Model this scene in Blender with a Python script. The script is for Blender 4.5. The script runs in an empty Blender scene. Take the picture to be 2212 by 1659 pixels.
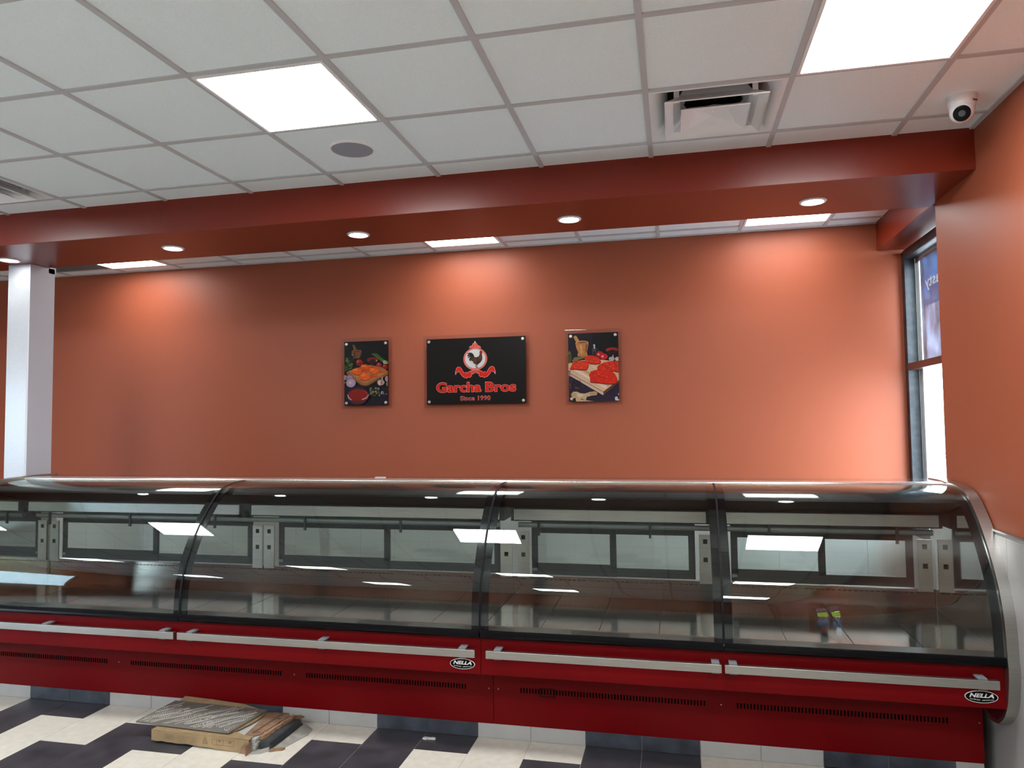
import bpy, bmesh, math, random
from mathutils import Vector, Matrix
random.seed(7)
C = bpy.context.scene.collection
S = bpy.context.scene
H = 3.2            # ceiling height
T = 0.6096         # ceiling grid

# ------------------------------------------------------------------ camera
cam_d = bpy.data.cameras.new('camera'); cam = bpy.data.objects.new('camera', cam_d); C.objects.link(cam)
r_ = Vector((0.9756225884598226, 0.21912633626512917, -0.012008898449776238))
u_ = Vector((0.022920782871299214, -0.04732314740953938, 0.9986166218483556))
f_ = Vector((-0.21825490280752516, 0.9745481868405874, 0.051192078744676885))
m = Matrix((r_, u_, -f_)).transposed().to_4x4(); m.translation = (1.3140986, -2.5505094, 1.7654107)
cam.matrix_world = m
cam_d.sensor_width = 36; cam_d.lens = 1566.348 / 2212 * 36; cam_d.clip_start = 0.05; cam_d.clip_end = 300
S.camera = cam

# ------------------------------------------------------------------ world, exposure
w = bpy.data.worlds.new('world'); S.world = w; w.use_nodes = True
bg = w.node_tree.nodes['Background']; bg.inputs[0].default_value = (0.80, 0.90, 1.0, 1); bg.inputs[1].default_value = 18.0
S.view_settings.view_transform = 'Standard'; S.view_settings.look = 'None'; S.view_settings.gamma = 1
S.view_settings.use_curve_mapping = False
S.view_settings.exposure = 0.50
PANEL = 34.0       # LED panel radiance
REAR = 13.0        # panels behind the soffit
SPOT = 30.0        # downlight radiance
try:
    S.cycles.max_bounces = 16; S.cycles.transparent_max_bounces = 24; S.cycles.glossy_bounces = 8
    S.cycles.diffuse_bounces = 6; S.cycles.caustics_reflective = False; S.cycles.caustics_refractive = False
    S.cycles.sample_clamp_indirect = 6; S.cycles.use_denoising = True
except Exception:
    pass

# ------------------------------------------------------------------ materials
MC = {}
def lin(c): return tuple((x/12.92 if x <= 0.04045 else ((x+0.055)/1.055)**2.4) for x in [v/255 for v in c])
def mat(name, col, rough=0.5, metal=0.0, spec=0.5, noise=None, bump=None, emit=None, srgb=False, coat=0, aniso=0):
    """noise=(scale, amount) varies the colour; bump=(scale, strength, distance)"""
    if name in MC: return MC[name]
    if srgb: col = lin(col)
    M = bpy.data.materials.new(name); M.use_nodes = True; N = M.node_tree.nodes; L = M.node_tree.links
    b = N['Principled BSDF']; b.inputs['Base Color'].default_value = (*col, 1)
    b.inputs['Roughness'].default_value = rough; b.inputs['Metallic'].default_value = metal
    b.inputs['Specular IOR Level'].default_value = spec
    if coat: b.inputs['Coat Weight'].default_value = coat; b.inputs['Coat Roughness'].default_value = 0.1
    if emit: b.inputs['Emission Color'].default_value = (*emit[0], 1); b.inputs['Emission Strength'].default_value = emit[1]
    if noise or bump:
        tc = N.new('ShaderNodeTexCoord'); mp = N.new('ShaderNodeMapping'); L.new(tc.outputs['Object'], mp.inputs[0])
        if noise and len(noise) > 2: mp.inputs['Scale'].default_value = noise[2]
    if noise:
        n = N.new('ShaderNodeTexNoise'); n.inputs['Scale'].default_value = noise[0]; n.inputs['Detail'].default_value = 6
        L.new(mp.outputs[0], n.inputs['Vector'])
        cr = N.new('ShaderNodeValToRGB'); a = noise[1]
        cr.color_ramp.elements[0].position = 0.3; cr.color_ramp.elements[1].position = 0.7
        cr.color_ramp.elements[0].color = (*[max(0, c*(1-a)) for c in col], 1)
        cr.color_ramp.elements[1].color = (*[min(1, c*(1+a)) for c in col], 1)
        L.new(n.outputs['Fac'], cr.inputs[0]); L.new(cr.outputs[0], b.inputs['Base Color'])
    if bump:
        n2 = N.new('ShaderNodeTexNoise'); n2.inputs['Scale'].default_value = bump[0]; n2.inputs['Detail'].default_value = 4
        L.new(mp.outputs[0], n2.inputs['Vector'])
        bp = N.new('ShaderNodeBump'); bp.inputs['Strength'].default_value = bump[1]; bp.inputs['Distance'].default_value = bump[2]
        L.new(n2.outputs['Fac'], bp.inputs['Height']); L.new(bp.outputs[0], b.inputs['Normal'])
    MC[name] = M; return M
def emitter(name, col, k):
    M = bpy.data.materials.new(name); M.use_nodes = True; N = M.node_tree.nodes; L = M.node_tree.links
    N.remove(N['Principled BSDF']); e = N.new('ShaderNodeEmission'); e.inputs[0].default_value = (*col, 1); e.inputs[1].default_value = k
    L.new(e.outputs[0], N['Material Output'].inputs[0]); MC[name] = M; return M
def thin_glass(name, tint, ior=1.5, rough=0.0, gain=1.0):
    M = bpy.data.materials.new(name); M.use_nodes = True; N = M.node_tree.nodes; L = M.node_tree.links
    N.remove(N['Principled BSDF'])
    t = N.new('ShaderNodeBsdfTransparent'); t.inputs[0].default_value = (*tint, 1)
    g = N.new('ShaderNodeBsdfGlossy'); g.inputs['Roughness'].default_value = rough; g.inputs[0].default_value = (0.93, 1.0, 0.97, 1)
    # Schlick reflectance, the same for both faces of the sheet
    lw = N.new('ShaderNodeLayerWeight'); lw.inputs[0].default_value = 0.5
    f0 = ((ior-1)/(ior+1))**2*gain
    pw = N.new('ShaderNodeMath'); pw.operation = 'POWER'; pw.inputs[1].default_value = 5; L.new(lw.outputs['Facing'], pw.inputs[0])
    mm = N.new('ShaderNodeMath'); mm.operation = 'MULTIPLY_ADD'; mm.inputs[1].default_value = 1-f0; mm.inputs[2].default_value = f0; L.new(pw.outputs[0], mm.inputs[0])
    mx = N.new('ShaderNodeMixShader'); L.new(mm.outputs[0], mx.inputs[0])
    L.new(t.outputs[0], mx.inputs[1]); L.new(g.outputs[0], mx.inputs[2]); L.new(mx.outputs[0], N['Material Output'].inputs[0])
    MC[name] = M; return M
wall_paint = mat('wall_paint', (0.285, 0.074, 0.036), 0.45, spec=0.22, bump=(260, 0.05, 0.002))
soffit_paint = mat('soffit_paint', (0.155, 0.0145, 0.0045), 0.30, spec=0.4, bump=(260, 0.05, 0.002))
tile_ceil = mat('ceiling_tile', (0.80, 0.875, 0.90), 0.9, spec=0.2, noise=(160, 0.035), bump=(240, 0.35, 0.002))
tbar = mat('tbar_metal', (0.48, 0.48, 0.49), 0.5)
white_metal = mat('white_metal', (0.78, 0.79, 0.80), 0.4)
white_plastic = mat('white_plastic', (0.72, 0.70, 0.70), 0.35)
steel = mat('brushed_steel', (0.42, 0.41, 0.385), 0.33, 1.0, noise=(40, 0.08, (0.2, 6, 6)))
steel_sill = mat('sill_steel', (0.42, 0.42, 0.40), 0.35, 1.0, noise=(12, 0.1))
steel_deck = mat('deck_steel', (0.34, 0.30, 0.265), 0.12, 1.0, noise=(5, 0.12))
steel_mirror = mat('polished_steel', (0.52, 0.50, 0.48), 0.06, 1.0)
steel_top = mat('shelf_steel', (0.62, 0.60, 0.60), 0.14, 1.0, noise=(6, 0.08, (0.3, 3, 1)))
red_metal = mat('red_metal', (0.130, 0.0009, 0.0022), 0.42, spec=0.10, noise=(3, 0.06))
red_gap = mat('dark_seam', (0.03, 0.002, 0.003), 0.6)
black_gloss = mat('black_gloss', (0.003, 0.003, 0.004), 0.22, spec=0.12)
black_matt = mat('black_matt', (0.005, 0.0055, 0.006), 0.5, spec=0.15)
dark_grey = mat('dark_grey_frame', (0.022, 0.024, 0.025), 0.4, spec=0.3)
clip_grey = mat('clip_grey', (0.17, 0.185, 0.205), 0.4)
maroon_reflection = mat('red_reflection_paint', (0.06, 0.008, 0.010), 0.3, 0.4)
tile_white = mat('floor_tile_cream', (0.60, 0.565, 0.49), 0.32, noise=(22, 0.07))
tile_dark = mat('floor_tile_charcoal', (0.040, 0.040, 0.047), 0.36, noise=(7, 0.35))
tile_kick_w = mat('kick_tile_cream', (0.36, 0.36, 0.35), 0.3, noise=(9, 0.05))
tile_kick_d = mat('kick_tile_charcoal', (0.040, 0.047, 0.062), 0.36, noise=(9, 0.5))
grout = mat('grout', (0.46, 0.45, 0.43), 0.8)
tile_wall = mat('wall_tile_greige', (0.27, 0.26, 0.245), 0.3, noise=(2.2, 0.06))
glass_case = thin_glass('case_glass', (0.93, 0.962, 0.95), 1.5, gain=0.75)
glass_win = thin_glass('window_glass', (0.94, 0.97, 0.97), 1.45)
acrylic = thin_glass('clear_acrylic', (0.94, 0.92, 0.92), 1.3)
LED = emitter('led_panel_light', (0.97, 1.0, 1.0), PANEL)
LED_R = emitter('led_panel_light_rear', (1.0, 0.99, 0.97), REAR)
LED2 = emitter('downlight_glow', (0.97, 0.98, 1.0), SPOT)

# ------------------------------------------------------------------ mesh helpers
def box(bm, x0, x1, y0, y1, z0, z1, mi=0, M=None):
    vs = [bm.verts.new(M @ Vector(p) if M else p) for p in
          [(x0,y0,z0),(x1,y0,z0),(x1,y1,z0),(x0,y1,z0),(x0,y0,z1),(x1,y0,z1),(x1,y1,z1),(x0,y1,z1)]]
    for q in [(0,3,2,1),(4,5,6,7),(0,1,5,4),(1,2,6,5),(2,3,7,6),(3,0,4,7)]:
        f = bm.faces.new([vs[i] for i in q]); f.material_index = mi
def extr(bm, pts, x0, x1, mi=0):
    """closed (y,z) outline pushed along x"""
    a = [bm.verts.new((x0, y, z)) for y, z in pts]; b = [bm.verts.new((x1, y, z)) for y, z in pts]; n = len(pts)
    fs = [bm.faces.new(a[::-1]), bm.faces.new(b)] + [bm.faces.new((a[i], a[(i+1) % n], b[(i+1) % n], b[i])) for i in range(n)]
    for f in fs: f.material_index = mi
    return fs
def prism(bm, pts, z0, z1, mi=0, M=None):
    """closed (x,y) outline pushed along z"""
    q = (lambda v: M @ Vector(v)) if M else (lambda v: v)
    a = [bm.verts.new(q((x, y, z0))) for x, y in pts]; b = [bm.verts.new(q((x, y, z1))) for x, y in pts]; n = len(pts)
    for f in [bm.faces.new(a[::-1]), bm.faces.new(b)] + [bm.faces.new((a[i], a[(i+1) % n], b[(i+1) % n], b[i])) for i in range(n)]:
        f.material_index = mi
def lathe(bm, prof, loc=(0,0,0), axis=(0,0,1), n=40, mi=0, cap=True):
    """(r, h) profile turned about an axis"""
    q = Vector((0,0,1)).rotation_difference(Vector(axis).normalized()).to_matrix(); L0 = Vector(loc)
    rings = []
    for r, h in prof:
        if r < 1e-6: rings.append([bm.verts.new(L0 + q @ Vector((0,0,h)))])
        else: rings.append([bm.verts.new(L0 + q @ Vector((r*math.cos(2*math.pi*i/n), r*math.sin(2*math.pi*i/n), h))) for i in range(n)])
    for a, b in zip(rings, rings[1:]):
        for i in range(n):
            j = (i+1) % n
            va = [a[i], a[j]] if len(a) > 1 else [a[0]]; vb = [b[j], b[i]] if len(b) > 1 else [b[0]]
            if len(va)+len(vb) > 2: bm.faces.new(va+vb).material_index = mi
    if cap:
        for rg, rev in ((rings[0], True), (rings[-1], False)):
            if len(rg) > 2: bm.faces.new(rg[::-1] if rev else rg).material_index = mi
def cyl(bm, p0, p1, r, n=20, mi=0):
    a = Vector(p0); d = Vector(p1)-a; lathe(bm, [(r,0),(r,d.length)], a, d, n, mi)
def tube(bm, pts, r, n=8, mi=0):
    P = [Vector(p) for p in pts]
    for a, b in zip(P, P[1:]): cyl(bm, a, b, r, n, mi)
def obj(name, bm, mats, parent=None, smooth=False, bevel=0, loc=None):
    if not isinstance(mats, (list, tuple)): mats = [mats]
    if loc:
        bmesh.ops.translate(bm, verts=bm.verts, vec=-Vector(loc))
    bmesh.ops.recalc_face_normals(bm, faces=bm.faces)
    me = bpy.data.meshes.new(name); bm.to_mesh(me); bm.free()
    for x in mats: me.materials.append(x)
    if smooth:
        for p in me.polygons: p.use_smooth = True
        me.set_sharp_from_angle(angle=math.radians(35))
    o = bpy.data.objects.new(name, me); C.objects.link(o)
    if loc: o.location = loc
    if parent: o.parent = parent; 
    if bevel:
        b = o.modifiers.new('bevel', 'BEVEL'); b.width = bevel; b.segments = 2; b.limit_method = 'ANGLE'; b.angle_limit = math.radians(50)
        b.harden_normals = False
    return o
def place(o, parent):
    """parent keeping world position (parents are unrotated empties)"""
    o.parent = parent; o.location = Vector(o.location) - Vector(parent.location); return o
def tag(o, label, cat, group=None, kind=None):
    o['label'] = label; o['category'] = cat
    if group: o['group'] = group
    if kind: o['kind'] = kind
    return o
def thing(name, label, cat, loc, group=None):
    o = bpy.data.objects.new(name, None); o.empty_display_size = 0.1; C.objects.link(o); o.location = loc
    return tag(o, label, cat, group)
def part(name, bm, mats, root, smooth=False, bevel=0, parent=None):
    """world-space bmesh -> child of root (or of one of its parts)"""
    bmesh.ops.translate(bm, verts=bm.verts, vec=-Vector(root.location))
    o = obj(name, bm, mats, parent or root, smooth, bevel); return o
def struct(name, bm, mats, label=None, bevel=0, smooth=False):
    o = obj(name, bm, mats, None, smooth, bevel); o['kind'] = 'structure'
    if label: o['label'] = label
    return o
BM = bmesh.new
def text_bm(s, x0, x1, z0, z1, offset=0.0, shear=0.0, spacing=1.0, thick=0.0006, bm=None, mi=0, M=None):
    """flat lettering fitted to a box in local xy, M puts it in the world"""
    cu = bpy.data.curves.new('t', 'FONT'); cu.body = s; cu.size = 1; cu.offset = offset; cu.shear = shear
    cu.space_character = spacing; cu.resolution_u = 6; cu.fill_mode = 'BOTH'; cu.extrude = 0.01
    o = bpy.data.objects.new('t', cu); C.objects.link(o)
    bpy.context.view_layer.update()
    me = bpy.data.meshes.new_from_object(o.evaluated_get(bpy.context.evaluated_depsgraph_get()))
    bpy.data.objects.remove(o); bpy.data.curves.remove(cu)
    xs = [v.co.x for v in me.vertices]; ys = [v.co.y for v in me.vertices]
    ax, bx, ay, by = min(xs), max(xs), min(ys), max(ys)
    for v in me.vertices:
        v.co = Vector((x0+(v.co.x-ax)/(bx-ax)*(x1-x0), z0+(v.co.y-ay)/(by-ay)*(z1-z0), v.co.z/0.02*thick))
        if M: v.co = M @ v.co
    bm = bm or BM(); n0 = len(bm.faces); bm.from_mesh(me); bm.faces.ensure_lookup_table()
    for f in bm.faces[n0:]: f.material_index = mi
    bpy.data.meshes.remove(me); return bm

# ------------------------------------------------------------------ room shell
PT = 0.30224; FX0 = -2.5244; KY = 1.464
XL, XR, YF, YB = -8.0, 2.805, -7.0, 3.228
bm = BM(); box(bm, XL, 3.3, YF, 3.4, -0.12, -0.0015, 2)
for k in range(-19, 19):
    for j in range(-8, 14):
        yt = 1.252 - 0.305*j
        if yt < YF: continue
        d = (k + j + 1) % 4 in (3, 0)
        xa = FX0+k*PT
        # long tiles: two squares of one colour share a tile, so only colour changes get a joint
        up = (k + j) % 4 in (3, 0); g0 = 0.0013
        ga = g0 if up != d else 0; dn = (k+j+2) % 4 in (3, 0); gb = g0 if dn != d else 0
        box(bm, max(xa+g0, XL), min(xa+PT-g0, 3.1), yt-0.305+gb, yt-ga, -0.010, 0.0, 1 if d else 0)
struct('floor', bm, [tile_white, tile_dark, grout], 'cream and charcoal rectangular floor tiles in a stepped pattern')
# curb faced with tile under the display cases
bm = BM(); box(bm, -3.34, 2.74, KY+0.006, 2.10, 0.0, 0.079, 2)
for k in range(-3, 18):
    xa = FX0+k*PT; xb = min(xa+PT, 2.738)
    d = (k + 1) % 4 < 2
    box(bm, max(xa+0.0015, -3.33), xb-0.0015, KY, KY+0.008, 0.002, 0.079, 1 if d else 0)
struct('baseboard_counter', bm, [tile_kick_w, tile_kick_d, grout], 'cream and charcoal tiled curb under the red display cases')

# ceiling: one slab per grid square, open where a vent sits
ix = range(-14, 5); jy = range(-12, 6)
VENTS = {(2,1), (-5,1), (-7,4)}
bm = BM(); random.seed(3)
for i in ix:
    for j in jy:
        if (i, j) in VENTS: continue
        x0, x1, y0, y1 = i*T, (i+1)*T, j*T, (j+1)*T
        if y0 > 3.3: continue
        x1 = min(x1, 2.86); y1 = min(y1, 3.26)
        g = 0.006
        box(bm, x0+g, x1-g, y0+g, y1-g, H+0.004, H+0.018)
box(bm, XL-0.2, 3.3, YF, 3.4, H+0.45, H+0.5)
struct('ceiling', bm, tile_ceil, 'white speckled drop ceiling tiles')
bm = BM()
for i in range(-14, 5): box(bm, i*T-0.0125, i*T+0.0125, YF, 3.228, H-0.0035, H+0.016)
for j in range(-12, 6): box(bm, XL, 2.805, j*T-0.0125, j*T+0.0125, H-0.003, H+0.016)
box(bm, 2.783, 2.805, YF, 1.425, H-0.004, H+0.01); box(bm, XL, 2.805, 3.206, 3.228, H-0.004, H+0.01)
struct('trim_ceiling', bm, tbar, 'grey metal grid of the drop ceiling')

# soffit beam and the small box over the window
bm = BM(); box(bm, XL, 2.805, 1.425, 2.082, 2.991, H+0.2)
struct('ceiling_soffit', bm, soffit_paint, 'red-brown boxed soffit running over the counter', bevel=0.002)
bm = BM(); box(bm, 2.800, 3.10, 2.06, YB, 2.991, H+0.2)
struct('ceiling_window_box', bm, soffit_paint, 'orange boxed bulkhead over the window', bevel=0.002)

# walls
WC = 1.215
def tiled(bm, axis, fixed, a0, a1, z0=0.0, th=0.010, start=0.0, face=-1, w=0.3048, h=0.6):
    """30 x 60 wall tiles standing upright; face says which way they look"""
    k = math.floor((a0-start)/w)
    while start+k*w < a1:
        p0 = max(a0, start+k*w)+0.001; p1 = min(a1, start+(k+1)*w)-0.001; k += 1
        if p1-p0 < 0.01: continue
        for r in range(2):
            q0 = z0+r*h+0.001; q1 = min(z0+(r+1)*h-0.001, WC-0.004)
            f0, f1 = sorted((fixed, fixed+face*th))
            if axis == 'y': box(bm, f0, f1, p0, p1, q0, q1, 1)
            else: box(bm, p0, p1, f0, f1, q0, q1, 1)
bm = BM(); box(bm, XL-0.1, 3.06, YB, YB+0.15, -0.1, H+0.5)
box(bm, XL, 2.955, YB-0.006, YB, 0, WC-0.004, 2); tiled(bm, 'x', YB-0.006, XL, 2.955, start=FX0, th=0.005)
box(bm, XL, 2.955, YB-0.014, YB, WC-0.004, WC+0.004, 3)
struct('wall_back', bm, [wall_paint, tile_wall, grout, steel], 'orange painted back wall with the signs')
DY0, DY1, DZ = -4.45, -2.65, 2.25
bm = BM()
box(bm, 2.805, 3.10, YF, DY0, -0.1, H+0.5); box(bm, 2.805, 3.10, DY0, DY1, DZ, H+0.5); box(bm, 2.805, 3.10, DY1, 2.01, -0.1, H+0.5)
for a, b in ((YF, DY0-0.05), (DY1+0.05, 2.01)):
    box(bm, 2.799, 2.805, a, b, 0, WC-0.004, 2); tiled(bm, 'y', 2.799, a, b, start=1.249, th=0.005)
    box(bm, 2.790, 2.805, a, b, WC-0.004, WC+0.006, 3)
struct('wall_right', bm, [wall_paint, tile_wall, grout, steel], 'orange painted right wall with grey tiled lower part')
bm = BM(); box(bm, 2.955, 3.10, 2.01, YB, -0.1, 0.92)
struct('wall_right_sill', bm, tile_wall)
bm = BM(); 
box(bm, XL-0.15, XL, YF, YB+0.1, -0.1, 0.9); box(bm, XL-0.15, XL, YF, YB+0.1, 2.5, H+0.5); box(bm, XL-0.15, XL, YF, -5.0, 0.9, 2.5); box(bm, XL-0.15, XL, -1.6, YB+0.1, 0.9, 2.5)
struct('wall_left', bm, [wall_paint])
bm = BM(); box(bm, XL-0.15, 3.1, YF-0.15, YF, -0.35, H+0.5); box(bm, XL, 2.805, YF, YF+0.006, 0, WC, 2); tiled(bm, 'x', YF+0.006, XL, 2.8, start=0, th=0.006, face=1)
struct('wall_front', bm, [wall_paint, tile_wall, grout])
# left shop window, glazed and mullioned (seen only as a reflection)
bm = BM()
for y in (-5.0, -3.33, -1.66): box(bm, XL-0.10, XL-0.04, y, y+0.06, 0.9, 2.5)
for z in (0.9, 2.44): box(bm, XL-0.10, XL-0.04, -5.0, -1.6, z, z+0.06)
box(bm, XL-0.075, XL-0.069, -5.0, -1.6, 0.9, 2.5, 1)
struct('window_2', bm, [dark_grey, thin_glass('tinted_glass', (0.60, 0.66, 0.70), 1.45)], 'far shop window on the left wall')  # pane tint added to dim this window's daylight and reflections

# ------------------------------------------------------------------ window on the right
win = bpy.data.objects.new('window_1', None); C.objects.link(win); win.location = (3.0, 2.6, 0.92); win['kind'] = 'structure'
win['label'] = 'tall narrow window with black frame right of the back wall'
bm = BM()
box(bm, 2.962, 3.035, 3.165, YB, 0.92, 2.965)                       # jamb against the back wall
box(bm, 2.962, 3.035, 2.01, 2.05, 0.92, 2.965)
box(bm, 2.957, 3.04, 2.05, 3.165, 2.905, 2.968)
box(bm, 2.957, 3.04, 2.05, 3.165, 0.92, 0.97)
part('window_frame', bm, mat('black_frame', (0.018, 0.022, 0.028), 0.35, 0.3, noise=(18, 0.7)), win, bevel=0.002)
bm = BM(); box(bm, 2.956, 3.035, 2.05, 3.165, 2.097, 2.146)
part('mullion', bm, mat('dark_bronze', (0.07, 0.022, 0.018), 0.3, 0.4), win, bevel=0.002)
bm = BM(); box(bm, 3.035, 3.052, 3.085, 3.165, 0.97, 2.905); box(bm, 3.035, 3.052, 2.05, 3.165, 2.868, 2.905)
part('outer_bead', bm, mat('sunlit_bead', (0.62, 0.72, 0.76), 0.5), win)  # pale blue-white colour paints in sunlight on the frame's outer part
bm = BM(); box(bm, 3.006, 3.012, 2.05, 3.165, 0.97, 2.905)
part('pane', bm, glass_win, win)

def film(name, col, t=0.85, noise=None):
    M = bpy.data.materials.new(name); M.use_nodes = True; N = M.node_tree.nodes; L = M.node_tree.links; N.remove(N['Principled BSDF'])
    a = N.new('ShaderNodeBsdfTranslucent'); a.inputs[0].default_value = (*col, 1)
    b = N.new('ShaderNodeBsdfTransparent'); b.inputs[0].default_value = (*col, 1)
    mx = N.new('ShaderNodeMixShader'); mx.inputs[0].default_value = t
    if noise:
        tc = N.new('ShaderNodeTexCoord'); n = N.new('ShaderNodeTexNoise'); n.inputs['Scale'].default_value = noise; n.inputs['Detail'].default_value = 5
        cr = N.new('ShaderNodeValToRGB'); cr.color_ramp.elements[0].position = 0.35; cr.color_ramp.elements[1].position = 0.65
        cr.color_ramp.elements[0].color = (*[c*0.6 for c in col], 1); cr.color_ramp.elements[1].color = (*[min(1, c*1.25) for c in col], 1)
        L.new(tc.outputs['Object'], n.inputs['Vector']); L.new(n.outputs['Fac'], cr.inputs[0]); L.new(cr.outputs[0], a.inputs[0]); L.new(cr.outputs[0], b.inputs[0])
    L.new(b.outputs[0], mx.inputs[1]); L.new(a.outputs[0], mx.inputs[2]); L.new(mx.outputs[0], N['Material Output'].inputs[0]); return M
# printed film on the outside of the upper pane, read from behind
wf = thing('window_film', 'pale blue printed film with reversed lettering on the upper window pane', 'window film', (3.016, 2.6, 2.15))
bm = BM(); box(bm, 3.0135, 3.0150, 2.05, 2.99, 2.15, 2.868, 0); box(bm, 3.0153, 3.0158, 2.05, 2.99, 2.52, 2.868, 1)
box(bm, 3.0160, 3.0165, 2.05, 2.99, 2.60, 2.745, 2)
part('film_sheet', bm, [film('film_pale', (0.165, 0.180, 0.215), 0.25, 6), film('film_blue', (0.45, 0.72, 0.86), 0.2), film('film_blue_band', (0.7, 0.82, 0.9), 0.2)], wf)
M_in = Matrix(((0,0,-1,3.0125),(1,0,0,0),(0,1,0,0),(0,0,0,1)))      # local x -> +y, local y -> z
bm = text_bm('h and Tasty', 2.06, 2.90, 2.62, 2.72, offset=0.01, M=M_in)
part('lettering', bm, mat('film_letters', (0.75, 0.88, 0.95), 0.6), wf)
# outdoors
bm = BM(); box(bm, 3.1, 60, -40, 60, -0.35, -0.15); box(bm, -40, 3.1, -40, YF-0.15, -0.35, -0.15); box(bm, -40, XL-0.15, YF-0.15, 40, -0.35, -0.15)
struct('ground_outside', bm, mat('pale_concrete', (0.62, 0.64, 0.66), 0.8, noise=(0.3, 0.15)))
bm = BM(); box(bm, 3.10, 3.165, 3.42, 3.62, -0.15, 3.9, 0)
for z0, z1, mi in ((2.62, 2.635, 1), (2.52, 2.62, 2), (2.50, 2.515, 1), (2.36, 2.46, 3), (1.9, 2.36, 4), (-0.15, 1.9, 5)): box(bm, 3.098, 3.167, 3.41, 3.422, z0, z1, mi)
tag(obj('shopfront_pier', bm, [mat('pier_brown', (0.12, 0.09, 0.07), 0.7), mat('pier_red', (0.5, 0.03, 0.04), 0.6), mat('pier_navy', (0.03, 0.045, 0.09), 0.6), mat('pier_pink', (0.35, 0.09, 0.11), 0.7, noise=(20, 0.4)), mat('pier_beige', (0.32, 0.22, 0.14), 0.7), mat('pier_blue_grey', (0.20, 0.28, 0.32), 0.7, noise=(14, 0.3))]),
    'striped brown and navy shopfront pier outside the window, beside its frame', 'pier')
bm = BM(); random.seed(11); x = 9
pts = [(9 + 0.0, 30)]
for k in range(26):
    h = 1.6+random.random()*1.6
    lathe(bm, [(0, -0.15), (1.6, 0.2), (2.0, h*0.5), (1.3, h*0.9), (0, h)], (14+k*1.4, 34+math.sin(k)*2, 0), n=9)
tag(obj('distant_trees', bm, mat('far_foliage', (0.20, 0.30, 0.27), 0.9), None, True), 'hazy row of distant trees across the lot outside the window', 'trees')['kind'] = 'stuff'
t = thing('street_banner', 'red banner on a thin post outside the lower window pane', 'banner', (5.35, 5.9, -0.15))
bm = BM(); cyl(bm, (5.35, 5.9, -0.15), (5.35, 5.9, 1.95), 0.02, 10); part('pole', bm, dark_grey, t)
bm = BM(); box(bm, 5.36, 5.62, 5.89, 5.91, 1.62, 1.90); part('flag', bm, mat('banner_red', (0.55, 0.015, 0.05), 0.6), t)
# glazed double door further along the right wall (shows as a reflection in the case)
dr = bpy.data.objects.new('door_1', None); C.objects.link(dr); dr.location = (2.9, -3.55, 0); dr['kind'] = 'structure'
dr['label'] = 'glazed double entrance door with black frames in the right wall'
bm = BM()
for y in (DY0, -3.58, DY1-0.06): box(bm, 2.86, 2.92, y, y+0.06, 0, DZ)
box(bm, 2.86, 2.92, DY0, DY1, DZ-0.07, DZ); box(bm, 2.86, 2.92, DY0, DY1, 0, 0.10); box(bm, 2.86, 2.92, DY0, DY1, 1.70, 1.75)
part('door_frame', bm, dark_grey, dr)
bm = BM(); box(bm, 2.888, 2.893, DY0, DY1, 0.1, DZ-0.07); part('pane', bm, glass_win, dr)
pink = film('notice_pink', (0.30, 0.22, 0.30), 0.8, 5); lime = film('notice_lime', (0.46, 0.56, 0.13), 1.0); prn = film('notice_print', (0.20, 0.26, 0.32), 0.8, 5)
for a, b in ((DY0+0.10, -3.62), (-3.48, DY1-0.10)):
    bm = BM(); box(bm, 2.8845, 2.8855, a, b, 1.72, 2.12, 2); box(bm, 2.884, 2.886, a, b, 1.22, 1.62, 0); box(bm, 2.884, 2.886, a, b, 0.45, 1.18, 1)
    part('door_notice', bm, [lime, prn, pink], dr)
    Mr = Matrix(((0,0,-1,2.883),(-1,0,0,0),(0,1,0,0),(0,0,0,1)))
    bm = text_bm('Coming', -b+0.12, -a-0.1, 1.44, 1.57, M=Mr, shear=0.3); text_bm('Soon', -b+0.2, -a-0.2, 1.27, 1.40, bm=bm, M=Mr, shear=0.3)
    part('lettering', bm, black_matt, dr)

# ------------------------------------------------------------------ ceiling lights
def led_panel(i, j, label, group='square LED ceiling panels'):
    t = thing('ceiling_light', label, 'ceiling light', ((i+.5)*T, (j+.5)*T, H), group)
    x0, x1, y0, y1 = i*T+0.012, (i+1)*T-0.012, j*T+0.012, (j+1)*T-0.012; b = 0.014
    bm = BM(); z0, z1 = H-0.009, H+0.002
    box(bm, x0, x1, y0, y0+b, z0, z1); box(bm, x0, x1, y1-b, y1, z0, z1); box(bm, x0, x0+b, y0+b, y1-b, z0, z1); box(bm, x1-b, x1, y0+b, y1-b, z0, z1)
    part('frame', bm, white_metal, t)
    bm = BM(); box(bm, x0+b, x1-b, y0+b, y1-b, H-0.006, H+0.002); part('diffuser', bm, LED_R if j == 4 else LED, t)
    return t
led_panel(-1, 0, 'lit square LED panel left of centre in the front ceiling, before the round speaker')
led_panel(3, 0, 'lit square LED panel at the top right corner, near the white dome camera')
led_panel(-1, 4, 'lit panel in the rear ceiling strip above the centre of the back wall')
led_panel(3, 4, 'lit panel at the right end of the rear ceiling strip, nearest the window')
led_panel(-6, 4, 'lit panel in the rear ceiling strip beside the perforated grille')
for i in (-10, -6): led_panel(i, 0, 'lit square LED ceiling panel out of view to the left', 'LED panels outside the picture')
for j in (-4, -8):
    for i in (-10, -5, -1, 3): led_panel(i, j, 'lit square LED ceiling panel out of view behind the viewpoint', 'LED panels outside the picture behind')
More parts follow.
